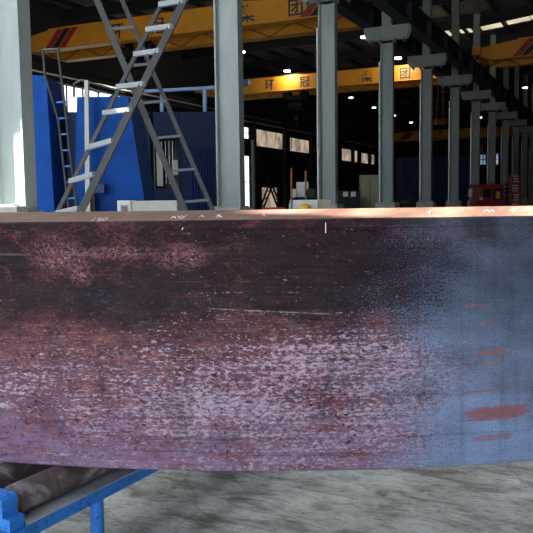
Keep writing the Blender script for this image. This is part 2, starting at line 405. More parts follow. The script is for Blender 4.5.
# ------------------------------------------------------------------ columns
ordn = ['first', 'second', 'third', 'fourth', 'fifth', 'sixth', 'seventh', 'eighth', 'ninth', 'tenth', 'eleventh', 'twelfth', 'thirteenth']
col_lab = ['wide grey steel column at the left edge, sunlit near its foot',
           'pale grey steel column right of the crossed ladders',
           'grey steel column directly behind the cream and brown box on the workbench',
           'dark grey column with broad bracket head beside the tall beige cabinet',
           'dark column standing in front of the left part of the blue container',
           'dark column standing in front of the right part of the blue container',
           'column just left of the red tractor carrying a white notice',
           'column rising directly behind the red tractor cab']
for i in range(13):
    s = (i + 2) * 6.0 if i else 11.6
    lab = col_lab[i] if i < len(col_lab) else ordn[i] + ' steel column from the left, far down the dark row'
    c = thing('steel_column', H(s, 0), lab, 'column', 'steel columns along the crane runway')
    m = hall(s, 0)
    pz = 1.46
    pl = B(); pl.box((0, 0, pz / 2), (.74, .62, pz), m, .015); pl.build('plinth', 'concrete', c)
    sh = B(); top = 7.67 if i != 0 else 7.67
    W_ = .57 if i < 2 else (.49 if i == 2 else .45)
    sh.box((0, .01, (pz + 7.1) / 2), (W_ - .08, .03, 7.1 - pz), m)
    for x in (-W_ / 2 + .02, W_ / 2 - .02): sh.box((x, 0, (pz + 7.1) / 2), (.04, .23, 7.1 - pz), m)
    sh.box((0, 0, pz + .02), (.66, .4, .04), m)
    sh.build('shaft', 'column', c)
    co = B()
    co.prism([(-.82, 7.67), (.82, 7.67), (.82, 7.45), (.72, 7.22), (-.72, 7.22), (-.82, 7.45)], .05, m @ M.Translation((0, -.14, 0)))
    co.prism([(-.82, 7.67), (.82, 7.67), (.82, 7.45), (.72, 7.22), (-.72, 7.22), (-.82, 7.45)], .05, m @ M.Translation((0, .10, 0)))
    co.box((0, 0, 7.65), (1.64, .34, .04), m)
    for x in (-.6, -.27, .27, .6): co.box((x, 0, 7.38), (.03, .33, .54), m)
    co.build('bracket', 'column' if i < 6 else 'column', c)
    up = B(); up.box((0, 0, 9.80), (.34, .26, 4.28), m); up.build('upper_post', 'column', c)
    if i not in (0, 1):
        cb = B(); cb.cyl(m @ V((-W_ / 2 - .012, -.155, pz)), m @ V((-W_ / 2 - .012, -.155, 6.45)), .036); cb.build('conduit', 'pipe', c, True)

# runway beams
for p, lab in ((-.68, 'dark crane runway beam on the left shoulders of the columns'), (.68, 'dark crane runway beam on the right shoulders of the columns')):
    r = thing('runway_beam', H(20, p, 7.67), lab, 'beam')
    g = B()
    for z, w, h in ((7.70, .42, .05), (8.42, .42, .05)): g.box((0, 0, 0), (w, S1 - 1 - 5, h), hall((S1 + 5) / 2, p, z))
    g.box((0, 0, 0), (.03, S1 - 6, .68), hall((S1 + 5) / 2, p, 8.06))
    for s in range(6, int(S1) - 1, 3): g.box((0, 0, 0), (.38, .03, .66), hall(s, p, 8.06))
    g.build('girder', 'beam', r)
    g = B(); g.box((0, 0, 0), (.09, S1 - 6, .1), hall((S1 + 5) / 2, p, 8.49)); g.build('rail', 'purlin', r)
r = thing('runway_beam', H(20, -18.35, 7.67), 'far crane runway beam along the left wall with pale conductor line', 'beam')
g = B()
for z, w, h in ((7.70, .42, .05), (8.42, .42, .05)): g.box((0, 0, 0), (w, S1 - 6, h), hall((S1 + 5) / 2, -18.35, z))
g.box((0, 0, 0), (.03, S1 - 6, .68), hall((S1 + 5) / 2, -18.35, 8.06))
g.build('girder', 'beam', r)
g = B(); g.box((0, 0, 0), (.06, 42, .09), hall(40, -18.05, 7.98)); g.build('conductor_bar', 'pipe', r)
g = B()
for i in range(2, 17): g.box((0, 0, 3.83), (.35, .25, 7.66), hall(i * 6 + 3, -18.55))
struct(g.build('trim_%d' % n, 'purlin')); n += 1

# ------------------------------------------------------------------ overhead cranes
def text_mesh(ch, size):
    c = bpy.data.curves.new('lettering', 'FONT'); c.body = ch; c.size = size; c.extrude = .006; c.align_x = 'CENTER'; c.offset = size * .012
    o = bpy.data.objects.new('lettering', c); C.objects.link(o); bpy.context.view_layer.update()
    me = bpy.data.meshes.new_from_object(o.evaluated_get(bpy.context.evaluated_depsgraph_get()))
    bpy.data.objects.remove(o); bpy.data.curves.remove(c); return me
def crane(s, p_right, span, label, chars=None, hoist=None, hoist_t=9.0, zb=8.55, hoist_mat='crane_black', stripes=True):
    """girders run from p_right towards -p"""
    c = thing('overhead_crane', H(s, p_right - span / 2, zb), label, 'crane', 'overhead travelling cranes')
    hh = .85
    for j in range(2):
        m = hall(s + j * 2.3, p_right)
        g = B()
        pts = [(0, zb + .30), (0, zb + .55), (-2.2, zb + hh), (-span + 2.2, zb + hh), (-span, zb + .55), (-span, zb + .30), (-span + .9, zb), (-.9, zb)]
        g.prism(pts, .42, m @ M.Translation((0, -.21, 0)))
        g.box((-span / 2, 0, zb - .02), (span - 1.8, .56, .04), m); g.box((-span / 2, 0, zb + hh + .02), (span - 4.4, .56, .04), m)
        g.build('girder', 'crane', c)
        if j == 0 and stripes:
            st = B(); sb = B()
            for t0 in (1.9, span - 3.1):
                for q, (off, tgt) in enumerate(((0, st), (.42, sb), (.80, st))):
                    w = .36 if q != 1 else .34
                    x = -(t0 + off)
                    tgt.prism([(x, zb + .02), (x - w, zb + .02), (x - w + .75, zb + hh - .02), (x + .75, zb + hh - .02)], .012, m @ M.Translation((0, -.222, 0)))
            split_build(st, 'red_stripe', 'stripe_red', c); split_build(sb, 'black_stripe', 'crane_black', c)
    for x in (-.25, -span + .25):
        e = B(); e.box((x, 1.15, zb + .40), (.4, 3.7, .42), hall(s, p_right), .02); 
        e.build('end_carriage', 'crane', c)
        w = B()
        for y in (-.4, 2.7): w.cyl(hall(s, p_right) @ V((x - .08, y, zb + .165)), hall(s, p_right) @ V((x + .08, y, zb + .165)), .17)
        split_build(w, 'wheel', 'crane_black', c, True)
    f = B()
    m = hall(s, p_right); L_ = span - 3; nn = int(L_ / 2.0)
    pts = []
    for i in range(nn + 1):
        pts += [m @ V((-1.5 - i * L_ / nn, .33, zb + .02)), m @ V((-1.5 - (i + .5) * L_ / nn, .40, zb - .42))]
    f.tube(pts, .018, 6); f.build('festoon_cable', 'crane_black', c)
    if chars:
        for ch, t in chars:
            me = text_mesh(ch, .70); me.materials.append(MT['letter'])
            o = bpy.data.objects.new('lettering', me); C.objects.link(o); o.parent = c
            mm = hall(s, p_right) @ M.Translation((-t, -.216, zb + .16)) @ M.Rotation(R(90), 4, 'X')
            me.transform(mm); o.location = -c.location
    if hoist:
        m = hall(s + 1.15, p_right - hoist_t)
        h = B(); h.box((0, 0, zb + .98), (1.5, 2.2, .14), m, .02); h.box((-.1, 0, zb - .38), (1.2, .9, .28), m, .03)
        for x in (-.6, .4): h.box((x, 0, zb + .3), (.08, .5, 1.4), m)
        ho = h.build('hoist', hoist_mat, c)
        h = B(); h.cyl(m @ V((-.55, 0, zb - .78)), m @ V((.35, 0, zb - .78)), .30, seg=20); h.cyl(m @ V((-.62, 0, zb - .78)), m @ V((-.55, 0, zb - .78)), .36, seg=20); h.cyl(m @ V((.35, 0, zb - .78)), m @ V((.42, 0, zb - .78)), .36, seg=20)
        h.build('drum', hoist_mat, ho, True)
        h = B(); h.cyl(m @ V((-.95, -.1, zb - .18)), m @ V((-.45, -.1, zb - .18)), .21, seg=16); h.cyl(m @ V((.25, -.1, zb - .18)), m @ V((.75, -.1, zb - .18)), .21, seg=16)
        split_build(h, 'motor', hoist_mat, ho, True)
        h = B(); h.cyl(m @ V((-.1, 0, zb - .8)), m @ V((-.1, 0, zb - 1.5)), .025, seg=8); h.box((-.1, 0, zb - 1.6), (.3, .16, .26), m, .03)
        h.tube([m @ V((-.1, 0, zb - 1.7)), m @ V((-.1, 0, zb - 1.85)), m @ V((.0, 0, zb - 1.97)), m @ V((-.1, 0, zb - 2.05)), m @ V((-.2, 0, zb - 1.98))], .03)
        h.build('hanging_hook', 'crane_black', ho)
    return c
def t_of(E, px):
    k_ = (px - 266.5) / F
    return (E.x - k_ * E.y) / (CA + SA * k_)
s1 = 31.0
E1 = H(s1 + 0, -.80)
ch1 = [('集', t_of(E1, 249)), ('团', t_of(E1, 296))]
d1 = ch1[0][1] - ch1[1][1]
ch1 += [('冠', ch1[0][1] + 2 * d1), ('环', ch1[0][1] + 3 * d1)]
crane(s1, -.62, 17.5, 'orange bridge crane nearest in the left bay, behind the crossed ladders', ch1, True, t_of(E1, 128))
s2 = 47.9
E2 = H(s2, -.80)
ch2 = [('团', t_of(E2, 403)), ('集', t_of(E2, 366)), ('冠', t_of(E2, 305)), ('环', t_of(E2, 271))]
c2_ = crane(s2, -.62, 17.5, 'second orange bridge crane in the left bay, lit bright yellow in two patches', ch2, True, t_of(E2, 290), stripes=False)
tt = t_of(E2, 249.5)
B().box((-tt, -.42, 8.55 + .62), (.85, .35, .36), hall(s2, -.80), .02).build('control_box', 'paleblue', c2_)
crane(91.0, -.62, 17.5, 'faint bridge crane at the dark far end of the left bay')
crane(43.4, .62 + 19.3, 19.3, 'yellow bridge crane in the right bay with green hoist', None, True, 19.3 - 3.9, hoist_mat='hoist_green')
crane(72.0, .62 + 19.3, 19.3, 'small distant bridge crane in the right bay beyond the green hoist')

# hook block hanging in the left bay
hb = thing('crane_hook_block', P(440, 122, 47), 'orange hook block hanging on ropes between the dark columns', 'hook')
c0 = P(440, 122, 47)
hk = B(); hk.box(c0, (.75, .4, .36), None, .05); hk.build('block', 'rustpipe', hb)
hk = B()
for x in (-.22, .22): hk.cyl(c0 + V((x, 0, .1)), V((c0.x + x * .6, c0.y, 8.48)), .035)
split_build(hk, 'hanging_rope', 'rustpipe', hb)
hk = B(); hk.tube([c0 + V((0, 0, -.15)), c0 + V((0, 0, -.35)), c0 + V((.14, 0, -.5)), c0 + V((.08, 0, -.66)), c0 + V((-.1, 0, -.62))], .05); hk.build('hook', 'crane_black', hb)

# high bay lamps hanging from the roof
lamps = [(242, 51, 47, 'just beside the second column from the left, near the nearest crane'), (287, 70, 47.6, 'lighting the left yellow patch of the second crane'), (364, 36, 43, 'right of the third column, high under the roof'),
         (398, 57, 44.0, 'lighting the right yellow patch of the second crane'), (351, 97, 68, 'below the far crane, first of a receding row'), (374, 107, 76, 'below the far crane, second of a receding row'),
         (394, 115, 83, 'below the far crane, third of a receding row'), (411, 122, 90, 'below the far crane, last of a receding row'), (480, 117, 78, 'among the far dark columns'), (525, 87, 62, 'under the green hoist at the right edge')]
for px, py, Y, lab in lamps:
    v = P(px, py, Y); rz = roof_z(SP(v)[1])
    t = thing('high_bay_lamp', v, 'small bright white lamp ' + lab, 'lamp', 'high bay lamps under the roof')
    g = B(); g.lathe([(.21, -.02), (.225, .0), (.21, .03), (.12, .16), (.10, .30), (.04, .33)], M.Translation(v)); g.build('housing', 'beam', t, True)
    g = B(); g.lathe([(.18, -.11), (.20, -.06), (.20, -.021)], M.Translation(v)); g.build('diffuser', 'led', t)
    g = B(); g.cyl(v + V((0, 0, .3)), V((v.x, v.y, rz + .02)), .02, seg=8); g.build('hanging_rod', 'purlin', t)
def lamp_light(px, py, Y, e, col, dz=-.25):
    d = bpy.data.lights.new('lamp_light', 'POINT'); d.energy = e; d.color = col; d.shadow_soft_size = .25
    o = bpy.data.objects.new('lamp_light', d); C.objects.link(o); o.location = P(px, py, Y) + V((0, 0, dz))
lamp_light(287, 70, 47.6, 120, (1, .93, .7)); lamp_light(398, 57, 44.0, 120, (1, .93, .7))

# ------------------------------------------------------------------ the big curved plate
RAD, ZB, ZT, TH = 5.7, 0.489, 1.526, 0.40
CX, CY = 0.156, 3.0 + RAD
def plate_pt(u, r, z):
    a = u / RAD
    return V((CX + r * math.sin(a), CY - r * math.cos(a), z))
def plate_front_mat():
    m, nt, b = new_mat('mill_scale_and_rust'); L = nt.links.new
    uv = N(nt, 'ShaderNodeUVMap', uv_map='UVMap'); sep = N(nt, 'ShaderNodeSeparateXYZ'); L(uv.outputs[0], sep.inputs[0])
    u, v = sep.outputs['X'], sep.outputs['Y']
    def mapped(sx, sy, off=(0, 0, 0)):
        mp = N(nt, 'ShaderNodeMapping'); mp.inputs['Scale'].default_value = (sx, sy, 1); mp.inputs['Location'].default_value = off
        L(uv.outputs[0], mp.inputs['Vector']); return mp.outputs[0]
    def noise(sx, sy, det=8.0, rough=.65, dist=0.0, off=(0, 0, 0)):
        n_ = N(nt, 'ShaderNodeTexNoise', Scale=1.0, Detail=det, Roughness=rough, Distortion=dist); L(mapped(sx, sy, off), n_.inputs['Vector']); return n_.outputs['Fac']
    def ramp(x, pts, col=False):
        r_ = N(nt, 'ShaderNodeValToRGB'); e = r_.color_ramp.elements
        while len(e) < len(pts): e.new(.5)
        for el, (pos, c) in zip(e, pts):
            el.position = pos; el.color = (c, c, c, 1) if not isinstance(c, tuple) else (*c, 1)
        L(x, r_.inputs['Fac']); return r_.outputs['Color']
    def math_(op, a_, b2=None, c2=None):
        n_ = N(nt, 'ShaderNodeMath', operation=op)
        for i, x in enumerate((a_, b2, c2)):
            if x is None: continue
            if isinstance(x, (int, float)): n_.inputs[i].default_value = x
            else: L(x, n_.inputs[i])
        return n_.outputs[0]
    def mix(f, c1, c2, mode='MIX'):
        n_ = N(nt, 'ShaderNodeMixRGB', blend_type=mode)
        for s_, x in (('Fac', f), ('Color1', c1), ('Color2', c2)):
            if isinstance(x, tuple): n_.inputs[s_].default_value = (*x, 1)
            elif isinstance(x, (int, float)): n_.inputs[s_].default_value = x
            else: L(x, n_.inputs[s_])
        return n_.outputs['Color']
    def thr(x, lo, hi): return ramp(x, [(lo, 0.0), (hi, 1.0)])
    def lin(x, k_, c_): return math_('MULTIPLY_ADD', x, k_, c_)
    # rust ground
    gr = math_('ADD', math_('MULTIPLY', noise(9, 26, 9, .7), .5), math_('MULTIPLY', noise(60, 110, 5, .7, off=(2, 9, 0)), .5))
    ground = ramp(gr, [(.38, COLS['rust_d']), (.5, COLS['rust_m']), (.61, COLS['rust_l'])])
    # smooth dark scale band, widened so its colour also carries the upper face's shade
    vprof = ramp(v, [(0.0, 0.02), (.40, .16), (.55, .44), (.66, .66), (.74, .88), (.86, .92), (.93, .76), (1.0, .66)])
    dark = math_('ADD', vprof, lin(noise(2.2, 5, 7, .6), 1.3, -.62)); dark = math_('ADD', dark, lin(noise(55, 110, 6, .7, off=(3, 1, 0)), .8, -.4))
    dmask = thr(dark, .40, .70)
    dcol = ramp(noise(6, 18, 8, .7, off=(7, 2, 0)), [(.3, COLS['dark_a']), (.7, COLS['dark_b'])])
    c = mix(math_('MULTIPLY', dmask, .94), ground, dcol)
    # dark vertical runs through the flaked zone
    runs = math_('MULTIPLY', thr(math_('ADD', noise(5, 2.2, 6, .65, .3, (17, 4, 0)), lin(noise(40, 60, 5, .7, off=(1, 6, 0)), .5, -.25)), .55, .68), ramp(v, [(.1, .15), (.35, .75), (.7, .6)]))
    # reddish bloom left in the dark band
    bl = thr(math_('ADD', noise(4.5, 9, 8, .7, 1.0, (11, 5, 0)), lin(noise(60, 90, 6, .75, off=(5, 9, 0)), 1.0, -.5)), .56, .70)
    c = mix(math_('MULTIPLY', bl, math_('MULTIPLY', ramp(v, [(.62, 0.0), (.8, .45), (.97, .5)]), ramp(u_n(nt, L, u), [(.0, 1.0), (.45, .7), (.62, 0.05)]))), c, COLS['bloom'])
    # crackled patch near the upper left corner
    def spot(px, py, dx, dy):
        a_ = math_('DIVIDE', math_('SUBTRACT', u, (px - 305) * .004), dx * .004); b2 = math_('DIVIDE', math_('SUBTRACT', v, (470 - py) * .004), dy * .004)
        d_ = math_('ADD', math_('MULTIPLY', a_, a_), math_('MULTIPLY', b2, b2)); return ramp(d_, [(.1, 1.0), (1.0, 0.0)])
    crk = thr(noise(60, 75, 7, .75, 1.2, (6, 16, 0)), .47, .56); crd = thr(noise(34, 44, 6, .7, .8, (26, 6, 0)), .56, .60)
    for q in ((46, 244, 36, 24), (112, 243, 50, 9), (180, 248, 34, 16), (75, 262, 16, 18)):
        m_ = spot(*q)
        c = mix(math_('MULTIPLY', math_('MULTIPLY', m_, crk), .8), c, (.30, .12, .125))
        c = mix(math_('MULTIPLY', math_('MULTIPLY', m_, thr(noise(75, 95, 6, .75, .6, (36, 8, 0)), .60, .66)), .8), c, COLS['lav_l'])
        c = mix(math_('MULTIPLY', math_('MULTIPLY', m_, crd), .9), c, (.012, .016, .028))
    # blue grey mill scale at the right, dissolving to the left in fine grain
    edge = math_('ADD', lin(u, 1.55, -.40), lin(noise(110, 150, 3, .7, off=(3, 7, 0)), 2.4, -1.2))
    edge = math_('ADD', edge, lin(noise(3, 4, 6, .65, off=(15, 2, 0)), 1.3, -.65))
    emask = thr(edge, .10, .50)
    # pale lavender flakes, streaked along the rolling direction, strongest in the middle and low bands
    lprof = ramp(v, [(0.0, .36), (.10, .36), (.20, .46), (.33, .50), (.46, .46), (.56, .28), (.66, .16), (.85, .03), (1.0, -.0)])
    band = noise(.9, 30, 6, .65, off=(2, 4, 0))
    lav = math_('ADD', math_('ADD', lprof, lin(band, 1.0, -.5)), lin(noise(42, 95, 7, .74, .6, (1, 3, 0)), 2.6, -1.3))
    lav = math_('ADD', lav, lin(noise(3, 5, 5, .6, off=(21, 3, 0)), .9, -.45))
    lav = math_('ADD', lav, lin(ramp(u_n(nt, L, u), [(.05, 0.0), (.36, 1.0)]), .17, -.15))
    lmask = thr(lav, .48, .56)
    lcol = ramp(noise(40, 90, 5, .7, off=(4, 8, 0)), [(.3, COLS['lav_d']), (.7, COLS['lav_l'])])
    # salmon low band
    sal = math_('MULTIPLY', thr(noise(14, 40, 8, .75, off=(31, 7, 0)), .44, .60), ramp(v, [(.0, .55), (.16, .6), (.3, .22), (.5, .16), (.7, 0.0)]))
    c = mix(sal, c, COLS['salmon'])
    haze = math_('MULTIPLY', ramp(v, [(.0, .8), (.1, .7), (.3, .25), (.6, 0.0)]), thr(noise(6, 22, 6, .65, off=(12, 12, 0)), .30, .58))
    c = mix(haze, c, (.29, .205, .34))  # low lavender veil, partly floor and sky reflection put into the colour
    c = mix(math_('MULTIPLY', lmask, .88), c, lcol)
    c = mix(runs, c, COLS['dark_b'])
    # blue-black pits
    pit = thr(noise(44, 70, 5, .65, .3, (13, 6, 0)), .56, .59)
    pit = math_('MULTIPLY', pit, ramp(noise(5, 8, 4, .6, off=(9, 9, 0)), [(.42, 0.0), (.52, 1.0)]))
    pit = math_('MULTIPLY', pit, ramp(v, [(.03, .25), (.12, .95), (.5, .95), (.66, .45), (.8, .12), (1., .1)]))
    c = mix(math_('MULTIPLY', pit, .9), c, mix(thr(noise(9, 9, 2, off=(2, 2, 0)), .42, .55), COLS['pit_b'], COLS['pit_d']))
    dk = thr(noise(34, 44, 5, .65, .5, (23, 3, 0)), .66, .70)
    c = mix(math_('MULTIPLY', dk, .85), c, COLS['pit_d'])
    bcol = ramp(math_('ADD', lin(v, .52, .20), lin(noise(3.2, 5, 7, .65, off=(6, 6, 0)), .55, -.275)), [(.15, COLS['scale_l']), (.45, COLS['scale_m']), (.75, COLS['scale_d'])])  # paler low, darker high: reflected light painted into the scale colour
    grain = ramp(noise(170, 170, 2, .5), [(.35, .70), (.6, 1.08)])
    drip = ramp(math_('ADD', noise(30, 1.0, 5, .65, off=(8, 1, 0)), lin(noise(60, 60, 4, .7), .2, -.1)), [(.34, .66), (.48, 1.0)])
    bcol = mix(1.0, bcol, grain, 'MULTIPLY'); bcol = mix(.6, bcol, drip, 'MULTIPLY')
    c = mix(math_('MULTIPLY', emask, .93), c, bcol)
    # red rust wipes on the blue part
    def wipe(u0, v0, du, dv, amt, slope=0.0):
        a_ = math_('DIVIDE', math_('SUBTRACT', u, u0), du)
        vv = math_('SUBTRACT', v, math_('MULTIPLY_ADD', math_('SUBTRACT', u, u0), slope, v0)); b2 = math_('DIVIDE', vv, dv)
        d_ = math_('ADD', math_('POWER', math_('ABSOLUTE', a_), 4.0), math_('POWER', math_('ABSOLUTE', b2), 3.0))
        d_ = math_('ADD', d_, lin(noise(22, 130, 8, .8, off=(u0 * 9, v0 * 7, 0)), 5.0, -2.5))
        return math_('MULTIPLY', ramp(d_, [(.35, 1.0), (1.15, 0.0)]), amt)
    for (px, py, dx, dy, amt, sl) in ((505, 415, 38, 8, .8, .05), (500, 441, 24, 4, .5, .05), (499, 351, 18, 2.5, .7, .05), (488, 320, 10, 3, .2, 0), (500, 362, 12, 4, .3, 0), (478, 302, 16, 2.5, .3, 0), (495, 391, 34, 1.3, .6, .05)):
        c = mix(wipe((px - 305) * .004, (470 - py) * .004, dx * .004, dy * .004, amt, sl), c, COLS['wipe'])
    # fine drawn lines along the plate
    def lines(scale, off, w, depth_):
        ln = N(nt, 'ShaderNodeTexNoise', Scale=1.0, Detail=1.0); L(mapped(.12, scale, off), ln.inputs['Vector'])
        return ramp(ln.outputs['Fac'], [(.5 - w, 1.0), (.5, depth_), (.5 + w, 1.0)])
    c = mix(math_('MULTIPLY_ADD', emask, -.3, .55), c, lines(22, (4, 3, 0), .008, .35), 'MULTIPLY')
    c = mix(math_('MULTIPLY_ADD', emask, -.25, .4), c, lines(70, (14, 5, 0), .014, .45), 'MULTIPLY')
    sc2 = N(nt, 'ShaderNodeTexNoise', Scale=1.0, Detail=2.0); L(mapped(.35, 90, (9, 4.3, 0)), sc2.inputs['Vector'])
    c = mix(math_('MULTIPLY', math_('MULTIPLY', thr(sc2.outputs['Fac'], .66, .70), thr(noise(6, 40, 5, .7), .42, .58)), .15), c, COLS['scratch'])
    # long pale scratch
    sd = math_('ABSOLUTE', math_('SUBTRACT', v, math_('MULTIPLY_ADD', u, -.055, .658)), None)
    sd = math_('ADD', sd, lin(noise(9, 3, 5, .7), .006, -.003))
    sm = math_('MULTIPLY', ramp(sd, [(.001, 1.0), (.0035, 0.0)]), ramp(u_n(nt, L, u), [(.38, 0.0), (.40, 1.0), (.60, 1.0), (.63, 0.0)]))
    c = mix(math_('MULTIPLY', sm, math_('MULTIPLY', thr(noise(14, 8, 5, .7), .38, .55), .7)), c, COLS['scratch'])
    # specks
    sp = thr(noise(85, 120, 3, .6, off=(8, 14, 0)), .69, .73)
    c = mix(math_('MULTIPLY', sp, .6), c, COLS['lav_l'])
    L(c, b.inputs['Base Color'])
    L(math_('MULTIPLY_ADD', emask, .45, .03), b.inputs['Metallic'])
    rg = ramp(noise(20, 40, 5, .6), [(.3, .36), (.7, .52)]); L(rg, b.inputs['Roughness']); b.inputs['Specular IOR Level'].default_value = .09
    bp = N(nt, 'ShaderNodeBump', Strength=0.3, Distance=0.003); L(lav, bp.inputs['Height']); L(bp.outputs[0], b.inputs['Normal'])
    return m
def u_n(nt, L, u):                         # u (-1.22 .. 0.91 m in view) to 0..1
    n_ = nt.nodes.new('ShaderNodeMath'); n_.operation = 'MULTIPLY_ADD'; n_.inputs[1].default_value = 1 / 2.13; n_.inputs[2].default_value = 1.22 / 2.13
    L(u, n_.inputs[0]); return n_.outputs[0]
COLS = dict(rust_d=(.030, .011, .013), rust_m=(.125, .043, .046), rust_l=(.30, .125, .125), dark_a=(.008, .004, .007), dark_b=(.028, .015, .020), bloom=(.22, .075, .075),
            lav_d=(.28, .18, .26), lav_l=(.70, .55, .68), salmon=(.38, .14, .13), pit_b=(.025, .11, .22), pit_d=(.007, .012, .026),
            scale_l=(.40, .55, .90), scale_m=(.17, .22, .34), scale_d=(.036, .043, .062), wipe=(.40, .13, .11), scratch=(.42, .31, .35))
def plate_top_mat():
    m, nt, b = new_mat('cut_steel_edge'); L = nt.links.new
    tc = N(nt, 'ShaderNodeTexCoord'); mp = N(nt, 'ShaderNodeMapping'); mp.inputs['Scale'].default_value = (30, 6, 6)
    L(tc.outputs['Object'], mp.inputs['Vector'])
    n_ = N(nt, 'ShaderNodeTexNoise', Scale=1.0, Detail=6.0); L(mp.outputs[0], n_.inputs['Vector'])
    r_ = N(nt, 'ShaderNodeValToRGB'); e = r_.color_ramp.elements
    e[0].position = .3; e[0].color = (.225, .115, .082, 1); e[1].position = .7; e[1].color = (.33, .19, .14, 1)
    L(n_.outputs['Fac'], r_.inputs['Fac']); L(r_.outputs['Color'], b.inputs['Base Color']); b.inputs['Roughness'].default_value = .7
    return m
pb = bmesh.new(); uvl = pb.loops.layers.uv.new('UVMap')
U0, U1, NU = -3.1, 3.0, 96
bev = .008
prof = [(RAD - TH, ZB), (RAD - bev, ZB), (RAD, ZB + bev), (RAD, ZT - bev), (RAD - bev, ZT), (RAD - TH, ZT + .035)]
rings = []
for i in range(NU + 1):
    u = U0 + (U1 - U0) * i / NU
    rings.append([pb.verts.new(plate_pt(u, r_, z)) for r_, z in prof])
for i in range(NU):
    for j in range(len(prof)):
        j2 = (j + 1) % len(prof)
        f = pb.faces.new((rings[i][j], rings[i][j2], rings[i+1][j2], rings[i+1][j]))
        f.material_index = 1 if j == 4 else 0; f.smooth = j in (1, 2, 3)
        for lp in f.loops:
            ii = i if lp.vert in rings[i] else i + 1; ring = rings[ii]; jj = ring.index(lp.vert)
            lp[uvl].uv = (U0 + (U1 - U0) * ii / NU, prof[jj][1] - ZB)
for rg in (rings[0], rings[-1]): pb.faces.new(rg)
bmesh.ops.recalc_face_normals(pb, faces=pb.faces[:])
me = bpy.data.meshes.new('plate'); pb.to_mesh(me); pb.free()
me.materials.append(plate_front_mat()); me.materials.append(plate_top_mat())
plate = thing('steel_plate', (CX, 3.0, ZB), 'huge curved rusty steel plate standing on edge on blue roller stand', 'steel plate')
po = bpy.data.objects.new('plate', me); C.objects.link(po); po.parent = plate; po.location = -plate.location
# chalk writing on the sunlit edge and tick on the face
def chalk(strokes, name='chalk_lettering', w=.0022):
    g = B()
    for pts in strokes:
        for a_, b2 in zip(pts, pts[1:]): g.bar(a_, b2, w, w)
    return g.build(name, 'chalk', plate)
def on_top(px, py):
    d = ray(px, py); lo, hi = 2.6, 4.2
    for _ in range(40):
        k_ = (lo + hi) / 2; q = EYE + d * k_; r_ = math.hypot(q.x - CX, q.y - CY)
        z = ZT + .035 * (RAD - bev - r_) / (TH - bev)
        if q.z - .0012 > z and not r_ < RAD - TH: lo = k_
        else: hi = k_
    return EYE + d * lo
def T(pts): return [on_top(x, y) for x, y in pts]
chalk([T([(92, 221.3), (95.5, 217.8)]), T([(98, 218.4), (100, 218), (100.5, 219), (98, 220.8), (101, 220.6)]), T([(102, 218.2), (102, 220.4), (104, 220.4), (104, 218)]), T([(105.5, 217.8), (107.5, 217.6), (106, 220)])])
chalk([T([(171, 218.4), (173, 216.6), (176, 218.2), (174.5, 216.4)]), T([(178, 216), (180, 218.4), (181.5, 215.4), (184, 217.6)]), T([(182, 218.6), (187, 215)]), T([(199, 217.5), (203, 215.2)]), T([(201, 215.4), (204, 217)]), T([(216, 217.6), (221, 214.6)]), T([(217, 215), (222, 217)]), T([(219, 214.4), (219.5, 217.6)])], 'chalk_lettering', .003)
chalk([T([(262, 215.5), (264, 214), (265, 216)]), T([(428, 212.4), (431, 211), (430, 213.4)]), T([(484, 211.6), (487, 209.8), (490, 212), (493, 210), (494, 211.8)]), T([(510, 210.8), (513, 209), (514, 211.4), (517, 209.2)])], 'chalk_lettering', .003)
def on_face(px, py):
    d = ray(px, py); k_ = 3.0
    for _ in range(30):
        q = EYE + d * k_; k_ += (math.hypot(q.x - CX, q.y - CY) - RAD) * .9 - .0004
    return EYE + d * k_
chalk([[on_face(325.6, 222.5), on_face(325.6, 233)], [on_face(183, 227.5), on_face(182, 230)]], 'chalk_lettering', .003)

